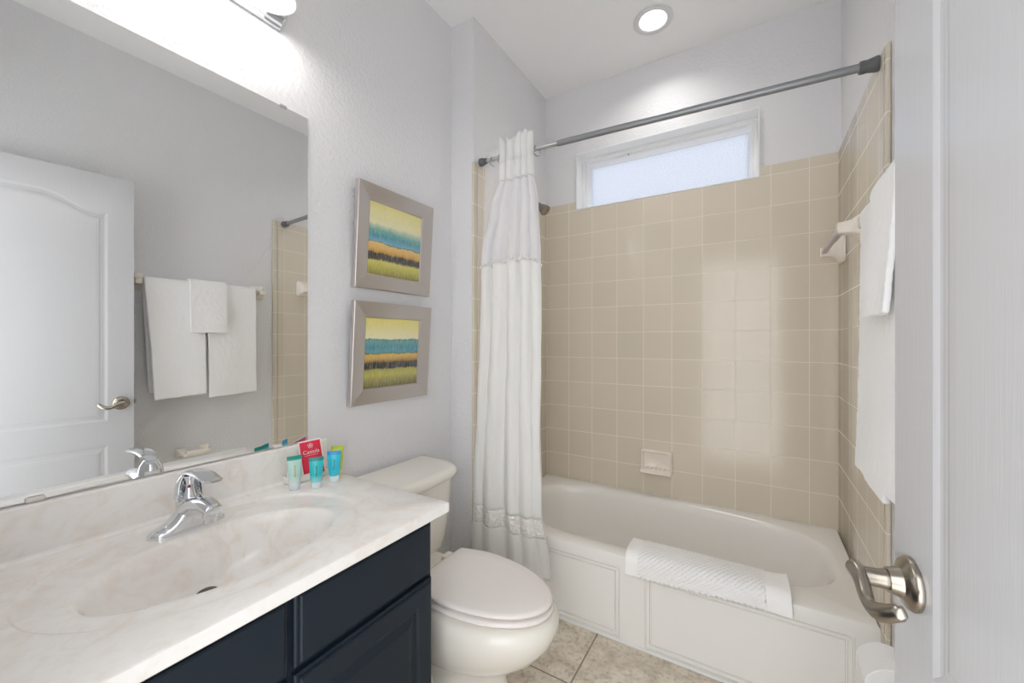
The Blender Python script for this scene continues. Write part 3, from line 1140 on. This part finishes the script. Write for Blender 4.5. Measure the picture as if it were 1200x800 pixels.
# ------------------------------------------------------------------ pictures
def picture(label, yc, hw, z0, z1, art, roll=0.0):
    x_b, x_t = XM + .004, XM + .030      # hangs leaning forward at the top
    root = thing('framed_picture', label, 'picture', (XM, yc, (z0 + z1) / 2), 'abstract pictures on the mirror wall')
    hz = (z1 - z0) / 2
    zc = (z0 + z1) / 2

    def P(y, z, d):
        t = (z - z0) / (z1 - z0)
        return (lerp(x_b, x_t, t) + d, y, z)

    def rr(i, d):
        return [P(yc - hw + i, z0 + i, d), P(yc + hw - i, z0 + i, d), P(yc + hw - i, z1 - i, d), P(yc - hw + i, z1 - i, d)]
    m = MB()
    m.rings([rr(0, 0), rr(0, .018), rr(.002, .020), rr(.056, .014), rr(.059, .012), rr(.062, .006), rr(.062, .0)], cap0=False, cap1=False)
    m.build('frame', 'frame', root, smooth=0)
    b = MB()
    q = rr(.061, .0065)
    b.add(q + rr(.061, .002), [(0, 1, 2, 3), (7, 6, 5, 4), (0, 4, 5, 1), (1, 5, 6, 2), (2, 6, 7, 3), (3, 7, 4, 0)])
    i_ = .061
    b.build('painting', art, root, smooth=0, uv=lambda c: ((c.y - (yc - hw + i_)) / (2 * hw - 2 * i_), (c.z - (z0 + i_)) / (z1 - z0 - 2 * i_)))
    g = MB()
    g.add([P(y_, z_, .021) for y_, z_ in ()], [])
    return root


picture('upper of two silver framed abstract pictures on the wall above the toilet', 1.182, .202, H + .2065, H + .6100, 'art_a')
picture('lower of two silver framed abstract pictures, directly above the toilet tank', 1.165, .204, H - .244, H + .1530, 'art_b')

# ------------------------------------------------------------------ vanity light
vl = thing('vanity_light', 'chrome vanity light bar with downward white glass shades above the mirror', 'wall lamp', (XM, .43, H + 1.05))
# ridged half-round chrome bar
prof_b = []
z_lo, z_hi = H + .990, H + 1.100
zm = (z_lo + z_hi) / 2
prof_b = [(.0005, z_lo), (.006, z_lo), (.008, z_lo + .004), (.014, z_lo + .006), (.016, z_lo + .014), (.024, z_lo + .017), (.027, z_lo + .027), (.036, z_lo + .032), (.038, zm),
          (.036, z_hi - .032), (.027, z_hi - .027), (.024, z_hi - .017), (.016, z_hi - .014), (.014, z_hi - .006), (.008, z_hi - .004), (.006, z_hi), (.0005, z_hi)]
MB().rings([[(XM + x_, y_, z_) for x_, z_ in prof_b] for y_ in (.150, .710)]).build('bar', 'chrome', vl, smooth=0)
for y_, s_ in ((.710, 1), (.150, -1)):
    MB().rings([[(XM + .001 + .034 * sin(pi * j / 20) * c_, y_ + s_ * .022 * sin(radians(i * 15)), zm + .049 * -cos(pi * j / 20) * c_) for j in range(21)]
                for i, c_ in ((0, 1), (1, .97), (2, .88), (3, .72), (4, .52), (5, .28), (6, .02))]).build('end_cap', 'chrome', vl, smooth=50)
LX = -1.205
for y_ in (.224, .428, .632):
    z_ = H + 1.000
    arm = MB().tube(spline([(XM + .030, y_, zm), (XM + .06, y_, zm + .02), (LX - .01, y_, z_ + .125), (LX, y_, z_ + .112)], 6), .008, 14).build('arm', 'chrome', vl)
    MB().lathe([(.010, .112), (.022, .108), (.026, .098), (.024, .088), (.016, .086)], (LX, y_, z_), 'z', 24).build('socket', 'chrome', arm)
    pr_o = [(.024, .094), (.034, .086), (.044, .068), (.050, .045), (.055, .022), (.062, .004), (.065, .0)]
    pr_i = [(.063, .001), (.060, .006), (.052, .024), (.047, .046), (.041, .066), (.032, .083), (.024, .091)]
    MB().rings([[(LX + r_ * cos(2 * pi * j / 40), y_ + r_ * sin(2 * pi * j / 40), z_ + h_) for j in range(40)] for r_, h_ in pr_o + pr_i], cap0=False, cap1=False).build('glass_shade', 'shade', arm, smooth=60)
    MB().lathe([(.0005, -.010), (.012, -.008), (.022, .000), (.027, .012), (.026, .027), (.018, .045), (.013, .062), (.012, .084)], (LX, y_, z_), 'z', 28).build('bulb', 'bulb', arm, smooth=60)

# ------------------------------------------------------------------ toilet
TY = 1.100
tl = thing('toilet', 'bone white toilet with closed lid between the vanity and the tub', 'toilet', (-.95, TY, 0))


def egg(xb, xf, w, z, k=64, sq=2.35, back=2.9):
    """plan outline: blunt at the back (xb), oval at the front (xf)"""
    out = []
    xc = lerp(xb, xf, .46)
    for j in range(k):
        t = 2 * pi * j / k
        c, s = cos(t), sin(t)
        if c >= 0:
            n = sq
            x = xc + (xf - xc) * abs(c) ** (2 / 2.05)
            y = w * abs(s) ** (2 / 2.05) * (1 if s >= 0 else -1)
        else:
            x = xc - (xc - xb) * abs(c) ** (2 / back)
            y = w * abs(s) ** (2 / back) * (1 if s >= 0 else -1)
        out.append((x, TY + y, z))
    return out


bowl = MB()
bowl.rings([egg(-1.18, -.655, .116, 0), egg(-1.18, -.658, .115, .012), egg(-1.175, -.684, .106, .05), egg(-1.17, -.698, .103, .10), egg(-1.165, -.700, .106, .135), egg(-1.15, -.680, .118, .155),
            egg(-1.13, -.625, .146, .190), egg(-1.10, -.570, .166, .236), egg(-1.07, -.532, .179, .285), egg(-1.05, -.516, .183, .325), egg(-1.04, -.517, .181, .348), egg(-1.035, -.526, .174, .362), egg(-1.03, -.540, .164, .368)])
bowl.build('bowl', 'china', tl, smooth=60)
# bracket deck under the tank
deck = MB().rings([[(p[0], p[1], p[2]) for p in sup(-1.13, TY, .135, h_, 5, z_, 48)] for h_, z_ in ((.085, .20), (.10, .29), (.115, .345), (.118, .362), (.114, .3685))])
deck.build('tank_deck', 'china', tl, smooth=50)
# trapway relief on the visible side
for s_ in (-1, 1):
    MB().tube(spline([(-1.13, TY + s_ * .085, .03), (-1.12, TY + s_ * .095, .11), (-1.05, TY + s_ * .098, .16), (-.97, TY + s_ * .096, .13), (-.93, TY + s_ * .088, .06), (-.92, TY + s_ * .08, .01)], 6), .030, 16).build('trapway', 'china', tl, smooth=60)
    MB().lathe([(.015, 0), (.015, .010), (.011, .018), (.0005, .021)], (-1.02, TY + s_ * .118, .0), 'z', 20).build('bolt_cap', 'china', tl)


def seat_out(i, z, xb=-.987, xf=-.530, w=.1655):
    pts = []
    k = 36
    xc = -.832
    for j in range(k + 1):                      # oval front
        t = -pi / 2 + pi * j / k
        pts.append((xc + (xf - i - xc) * cos(t), TY + (w - i) * sin(t), z))
    nb = 14
    side = []
    for j in range(1, nb + 1):                  # sides drawing in towards the flat back edge
        q = j / nb
        hw = (w - i) - .034 * q ** 2
        if j == nb:
            hw -= .006
        x = lerp(xc, xb + i, q if j < nb else 1.0)
        if j == nb - 1:
            x = lerp(xc, xb + i, .965)
        side.append((x, hw))
    pts += [(x, TY + hw, z) for x, hw in side]
    pts += [(x, TY - hw, z) for x, hw in reversed(side)]
    return pts


ZS = .3705
MB().rings([seat_out(.006, ZS), seat_out(.001, ZS + .005), seat_out(0, ZS + .010), seat_out(.002, ZS + .015), seat_out(.008, ZS + .0175)]).build('seat', 'seat', tl, smooth=60)
ZL = ZS + .0245
MB().rings([seat_out(.010, ZL), seat_out(.005, ZL + .003), seat_out(.004, ZL + .008), seat_out(.007, ZL + .0125), seat_out(.016, ZL + .0155), seat_out(.06, ZL + .0175), seat_out(.12, ZL + .0185)]).build('lid', 'seat', tl, smooth=60)
for s_ in (-1, 1):
    MB().box(-1.020, -.984, TY + s_ * .080 - .022, TY + s_ * .080 + .022, .372, .398, .006, 3).build('hinge', 'ceramic', tl)


def tank_ring(x0, x1, hw, z, bow, r=.045, k=48, yc=1.116):
    """back straight at x0, front bowed with rounded corners"""
    pts = [(x0, yc - hw, z)]
    n = k - 2
    for i in range(n):
        t = -1 + 2 * i / (n - 1)
        y = hw * (sin(t * pi / 2) * .35 + t * .65)
        e = max(0.0, 1 - abs(y / hw) ** 7) ** (1 / 3.0)
        pts.append((x0 + (x1 - x0) * (e * (1 - .0) if abs(t) < 1 else 0.0) + bow * (1 - (y / hw) ** 2) * (e > 0.5), yc + y, z))
    pts.append((x0, yc + hw, z))
    return pts


XTB = XM + .012
ZTL = .692        # top of the tank lid
TC = 1.116
tk = MB().rings([tank_ring(XTB + .02, -1.105, .200, .369, .012), tank_ring(XTB + .012, -1.100, .212, .41, .018), tank_ring(XTB + .006, -1.090, .226, .52, .022), tank_ring(XTB + .004, -1.083, .234, ZTL - .043, .024)])
tk.build('tank', 'china', tl, smooth=50)
MB().rings([tank_ring(XTB + .004, -1.078, .238, ZTL - .042, .028), tank_ring(XTB, -1.066, .248, ZTL - .034, .030), tank_ring(XTB, -1.063, .250, ZTL - .020, .030), tank_ring(XTB, -1.066, .247, ZTL - .008, .030), tank_ring(XTB + .003, -1.074, .240, ZTL - .001, .030), tank_ring(XTB + .012, -1.10, .215, ZTL, .030)]).build('tank_lid', 'china', tl, smooth=50)
MB().lathe([(.012, 0), (.014, .004), (.010, .012), (.0005, .014)], (-1.062, TC - .15, .62), 'x', 20).build('flush_button', 'chrome', tl)

# ------------------------------------------------------------------ door (open, near the right wall)
E0 = Vector((.168, .765, 0))
ph = radians(7.1)
dv = Vector((sin(ph), -cos(ph), 0))        # from the free edge to the hinges
nv_ = Vector((-cos(ph), -sin(ph), 0))      # towards the room
DW, DT, DZ0, DZ1 = .755, .035, .012, 2.040


def D(s, n, z):
    return E0 + dv * s + nv_ * n + Vector((0, 0, z))


door = thing('door_1', 'white two panel door with arched top panel, standing open at the right', 'door', (E0.x, E0.y, 0))
del door['label'], door['category']
door['kind'] = 'structure'
SA, SB = .097, DW - .097


def arch_outline(i, n, kk=40):
    """closed outline of the arched upper panel, inset by i, at depth n"""
    s0, s1, zb = SA + i, SB - i, .806 + i
    pts = [(s0, zb), (s1, zb)]
    ztop_side, ztop_mid = 1.853, 1.922
    for j in range(kk + 1):
        t = j / kk
        s = lerp(s1, s0, t)
        q = (s - SA) / (SB - SA)
        e = min(q, 1 - q)
        rise = interp([(.06, 0), (.40, 1.0), (.5, 1.0)], e)
        slope = .25
        pts.append((s, lerp(ztop_side, ztop_mid, rise) - i * (1 + .05)))
    return [D(s, n, z) for s, z in pts]


def low_outline(i, n):
    return [D(SA + i, n, .235 + i), D(SB - i, n, .235 + i), D(SB - i, n, .684 - i), D(SA + i, n, .684 - i)]


PROF = [(0, 0), (.004, -.0010), (.010, -.0028), (.015, -.0032), (.020, -.0027), (.025, -.0026), (.032, -.0012), (.044, -.0006)]
leaf = MB()
# face with two openings, room side
kk = 40
up = arch_outline(0, 0)
top_pts = up[2:]
nT = len(top_pts)


def face(pts):
    leaf.add(pts, [tuple(range(len(pts)))])


face([D(0, 0, DZ0), D(SA, 0, DZ0), D(SA, 0, DZ1), D(0, 0, DZ1)])
face([D(SB, 0, DZ0), D(DW, 0, DZ0), D(DW, 0, DZ1), D(SB, 0, DZ1)])
face([D(SA, 0, DZ0), D(SB, 0, DZ0), D(SB, 0, .235), D(SA, 0, .235)])
face([D(SA, 0, .684), D(SB, 0, .684), D(SB, 0, .806), D(SA, 0, .806)])
for j in range(nT - 1):
    a, b = top_pts[j], top_pts[j + 1]
    face([b, a, Vector((a.x, a.y, DZ1)), Vector((b.x, b.y, DZ1))])
leaf.rings([arch_outline(i, n) for i, n in PROF], cap0=False)
leaf.rings([low_outline(i, n) for i, n in PROF], cap0=False)
# the other five sides
c = [D(0, 0, DZ0), D(DW, 0, DZ0), D(DW, 0, DZ1), D(0, 0, DZ1), D(0, -DT, DZ0), D(DW, -DT, DZ0), D(DW, -DT, DZ1), D(0, -DT, DZ1)]
leaf.add(c, [(4, 7, 6, 5), (0, 4, 5, 1), (1, 5, 6, 2), (2, 6, 7, 3), (3, 7, 4, 0)])
leaf.build('door_leaf', 'door', door, smooth=0, recalc=True)

# lever handles on both faces
for side in (1, -1):
    hz_ = .892
    s0 = .050
    base_n = 0 if side == 1 else -DT
    def L(s, n, z):
        return D(s0 + s, base_n + side * n, hz_ + z)
    axn = nv_ * side
    rosette = MB().lathe([(.033, .0004), (.0335, .004), (.031, .008), (.024, .011), (.019, .014), (.0165, .022), (.0155, .026)], L(0, 0, 0), (dv, Vector((0, 0, 1)), axn), 36).build('handle', 'nickel', door, smooth=40)
    nk = .058 if side == 1 else .050
    MB().lathe([(.0125, .0262), (.0125, .030), (.0118, .032), (.0112, nk - .002)], L(0, 0, 0), (dv, Vector((0, 0, 1)), axn), 28).build('neck', 'nickel', rosette, smooth=40)
    lp = spline([L(-.014, nk, .005), L(.0, nk, .005), L(.020, nk, -.001), L(.040, nk + .001, -.012), L(.058, nk - .001, -.014), L(.076, nk - .007, -.005), L(.090, nk - .017, .008)], 7)
    nn = len(lp)
    fl = []
    for i in range(nn):
        t = i / (nn - 1)
        fl.append((interp([(0, .004), (.10, .0115), (.25, .0115), (.5, .0085), (.75, .0105), (.95, .0092), (1, .006)], t), interp([(0, .0040), (.10, .0105), (.3, .0085), (.6, .0075), (.95, .0065), (1, .002)], t)))
    MB().tube(lp, 0, 20, flat=fl).build('lever', 'nickel', rosette, smooth=60)
MB().rings([[D(-.0012, -DT / 2 + a_, z_) for a_, z_ in ((-.0125, .864), (.0125, .864), (.0125, .920), (-.0125, .920))], [D(.0, -DT / 2 + a_, z_) for a_, z_ in ((-.0125, .864), (.0125, .864), (.0125, .920), (-.0125, .920))]]).build('latch_plate', 'nickel', door, smooth=0)
MB().rings([[D(d_, -DT / 2 + a_ * w_, .892 + b_ * w_) for a_, b_ in ((-.007, -.010), (.007, -.010), (.007, .010), (-.007, .010))] for d_, w_ in ((-.001, 1), (-.009, 1), (-.011, .8))]).build('latch_bolt', 'nickel', door, smooth=0)
for z_ in (.25, 1.05, 1.82):
    MB().lathe([(.006, -.045), (.006, .045)], D(DW + .003, .004, z_), 'z', 14).build('hinge', 'nickel', door)
# door casing round the opening behind the camera
tr = MB()
tr.box(DX0, DX0 + .015, YF - .12, YF, 0, 2.07)
tr.box(DX1 - .010, DX1, YF - .12, YF, 0, 2.07)
tr.box(DX0 + .015, DX1 - .010, YF - .12, YF, 2.052, 2.07)
struct(tr.build('trim_1', 'white_trim', smooth=0))

# ------------------------------------------------------------------ toiletries
random.seed(4)


def tube_bottle(label, x, y, h, w, rgb_top, rgb_mid, rgb_low, cap_col, twist=0.0, mark=(20, 120, 90)):
    root = thing('toiletry_tube', label, 'toiletry tube', (x, y, ZCT), 'small toiletry tubes on the vanity top')
    ang = math.atan2(-y, -x) + twist      # faces the basin side
    nx = Vector((cos(ang), sin(ang), 0))
    tx = Vector((-sin(ang), cos(ang), 0))
    c0 = Vector((x, y, ZCT))
    zcap = h * .20

    def el(a, b, z, k=28):
        return [c0 + tx * a * cos(2 * pi * j / k) + nx * b * sin(2 * pi * j / k) + Vector((0, 0, z)) for j in range(k)]
    MB().rings([el(w * .33, w * .33, .0006), el(w * .345, w * .345, .003), el(w * .36, w * .36, zcap - .003), el(w * .34, w * .34, zcap)]).build('cap', cap_col, root, smooth=50)
    m = NT('tube_plastic').base((.5, .5, .5), .25)
    sep = m.n('ShaderNodeSeparateXYZ')
    m.l(m.pos(), sep.inputs[0])
    t = m.math('DIVIDE', m.math('SUBTRACT', sep.outputs[2], ZCT), h)
    col = m.ramp(t, [(.2, srgb(*rgb_low)), (.45, srgb(*rgb_mid)), (.86, srgb(*rgb_mid)), (.90, srgb(*rgb_top)), (1.0, srgb(*rgb_top))])
    m.l(col, m.b.inputs['Base Color'])
    m.b.inputs['Subsurface Weight'].default_value = 0.0
    body = MB().rings([el(w * .36, w * .36, zcap + .0005), el(w * .385, w * .365, zcap + .004), el(w * .43, w * .30, h * .5), el(w * .47, w * .17, h * .78), el(w * .495, w * .06, h * .91), el(w * .5, w * .035, h * .93), el(w * .5, w * .035, h)])
    body.build('tube_body', m.m, root, smooth=40)
    # slim printed emblem on the front
    q = MB()
    def F(a, z, off=.0008):
        b = interp([(zcap, w * .36), (h * .5, w * .30), (h * .78, w * .17), (h * .91, w * .06)], z)
        return c0 + tx * a + nx * (b + off) + Vector((0, 0, z))
    q.add([F(-.0028, h * .40), F(.0010, h * .40), F(.0022, h * .55), F(.0016, h * .74), F(-.0018, h * .74), F(-.0008, h * .55)], [(0, 1, 2, 5), (5, 2, 3, 4)])
    q.build('printed_emblem', plain('emblem_ink', srgb(*mark), .4), root, smooth=0, solid=.0004)
    return root


MAT['cap_clear'] = plain('frosted_cap', srgb(226, 238, 240), .3)
MAT['cap_green'] = plain('green_cap', srgb(206, 226, 150), .3)
tube_bottle('clear tube with a teal band at its top, leftmost of the toiletries', -1.203, .701, .101, .042, (16, 150, 132), (190, 226, 220), (228, 240, 238), 'cap_clear', .15, (190, 200, 90))
tube_bottle('teal tube standing in front of the red sachet', -1.158, .743, .094, .042, (14, 140, 140), (48, 196, 206), (160, 224, 232), 'cap_clear', .0, (20, 140, 120))
tube_bottle('sky blue tube standing right of the red sachet', -1.163, .808, .097, .041, (14, 150, 210), (48, 198, 226), (72, 208, 230), 'cap_clear', -.05, (20, 140, 120))
tube_bottle('lime green tube half hidden behind the sky blue tube', -1.205, .849, .098, .040, (190, 214, 50), (206, 220, 70), (206, 224, 140), 'cap_green', -.1, (120, 160, 40))

# small white tray against the backsplash
ty = thing('amenity_tray', 'small white tray against the backsplash holding the red sachet', 'tray', (-1.262, .773, ZCT))
tx0, tx1, ty0, ty1, th_ = BSX + .013, -1.232, .705, .836, .024
def TR(i, z):
    return [(tx0 + i, ty0 + i, ZCT + z), (tx1 - i, ty0 + i, ZCT + z), (tx1 - i, ty1 - i, ZCT + z), (tx0 + i, ty1 - i, ZCT + z)]
MB().rings([TR(.005, .0006), TR(.005, .0040), TR(0, .0045), TR(0, th_), TR(.0025, th_), TR(.0025, .0055)]).build('tray_body', plain('tray_card', srgb(240, 239, 236), .4), ty, smooth=0)
sp_ = thing('soap_bar', 'white wrapped soap bar in the left end of the small tray', 'soap', (-1.255, .722, ZCT + .006))
MB().rings([[(-1.255 + a_ * cos(2 * pi * j / 24) * .014, .721 + .011 * a_ * sin(2 * pi * j / 24) * 1.0, ZCT + .0056 + z_) for j in range(24)] for a_, z_ in ((.8, 0), (1, .004), (1, .030), (.85, .036), (.3, .038))]).build('wrapper', plain('soap_paper', srgb(236, 240, 240), .5), sp_, smooth=50)

# sachet standing in the tray
scx, scy, scz = -1.240, .790, ZCT + .0085
sac = thing('sachet', 'red sachet with white border, house emblem and white lettering, standing in the tray', 'sachet', (scx, scy, scz))
sn = Vector((cos(radians(-26)), sin(radians(-26)), .34)).normalized()
su = Vector((0, 0, 1)).cross(sn).normalized()      # to the right as seen from the room
sw = sn.cross(su).normalized()                     # up
roll = radians(6)
su, sw = su * cos(roll) + sw * sin(roll), sw * cos(roll) - su * sin(roll)
so = Vector((scx, scy, scz + .0025))


def SP(a, b, n=0.0):
    return so + su * a + sw * b + sn * n


def sach_rect(hw, b0, b1, n):
    return [SP(-hw, b0, n), SP(hw, b0, n), SP(hw, b1, n), SP(-hw, b1, n)]


HWS, HTS = .0355, .116
MB().rings([sach_rect(HWS, 0, HTS, -.0016), sach_rect(HWS, 0, HTS, -.0008), sach_rect(HWS - .006, .006, HTS - .006, .0018)]).build('pouch', plain('sachet_white', srgb(240, 236, 236), .35), sac, smooth=0)
MB().rings([sach_rect(HWS - .0045, .004, HTS - .0045, .0012), sach_rect(HWS - .0045, .004, HTS - .0045, .0016), sach_rect(HWS - .010, .010, HTS - .010, .0032)], cap0=False).build('red_front', plain('sachet_red', srgb(222, 6, 56), .4), sac, smooth=0)
MB().rings([sach_rect(HWS - .0045, .004, HTS - .0045, -.0019), sach_rect(HWS - .0045, .004, HTS - .0045, -.0024)]).build('pink_back', plain('sachet_pink', srgb(222, 84, 128), .3), sac, smooth=0)
MB().rings([[SP(-.004 + r_ * .022 * cos(2 * pi * j / 32), .078 + r_ * .022 * sin(2 * pi * j / 32), n_) for j in range(32)] for r_, n_ in ((1, -.0025), (1, -.0029))]).build('back_disc', plain('sachet_disc', srgb(204, 22, 64), .3), sac, smooth=0)
white_ink = plain('white_print', srgb(246, 226, 230), .4)


def text_part(body, size, a, b, n, parent, mat, name):
    cu = bpy.data.curves.new(name, 'FONT')
    cu.body = body
    cu.size = size
    cu.align_x = 'CENTER'
    cu.extrude = .00012
    tmp = bpy.data.objects.new('tmp', cu)
    COL.objects.link(tmp)
    bpy.context.view_layer.update()
    me = bpy.data.meshes.new_from_object(tmp.evaluated_get(bpy.context.evaluated_depsgraph_get()))
    bpy.data.objects.remove(tmp)
    off = parent.location
    for v in me.vertices:
        v.co = SP(a + v.co.x, b + v.co.y, n + v.co.z) - off
    me.materials.clear()
    me.materials.append(mat)
    o = bpy.data.objects.new(name, me)
    o.parent = parent
    COL.objects.link(o)
    return o


text_part('Casiola', .0170, 0, .0715, .0036, sac, white_ink, 'lettering')
# emblem: house outline inside a ring of petals
em = MB()
ec = (0, .0965)
for k in range(5):
    a = radians(90 + 72 * k)
    cc = (ec[0] + .0052 * cos(a), ec[1] + .0052 * sin(a))
    rs = []
    for r_ in (.0036, .0026):
        rs.append([SP(cc[0] + r_ * cos(2 * pi * j / 18), cc[1] + r_ * sin(2 * pi * j / 18), .0036) for j in range(18)])
    em.rings(rs, cap0=False, cap1=False)
for (a_, b_), (c_, d_) in (((-.003, .0945), (-.003, .0975)), ((-.003, .0975), (0, .100)), ((0, .100), (.003, .0975)), ((.003, .0975), (.003, .0945)), ((.003, .0945), (-.003, .0945))):
    em.tube([SP(a_, b_, .0037), SP(c_, d_, .0037)], .0005, 6)
em.build('emblem', white_ink, sac, smooth=0, solid=.0003)
MB().rings([[SP(-.020, .0655, .0035), SP(.020, .0655, .0035), SP(.020, .0664, .0035), SP(-.020, .0664, .0035)], [SP(-.020, .0655, .0038), SP(.020, .0655, .0038), SP(.020, .0664, .0038), SP(-.020, .0664, .0038)]]).build('small_print_line', white_ink, sac, smooth=0)
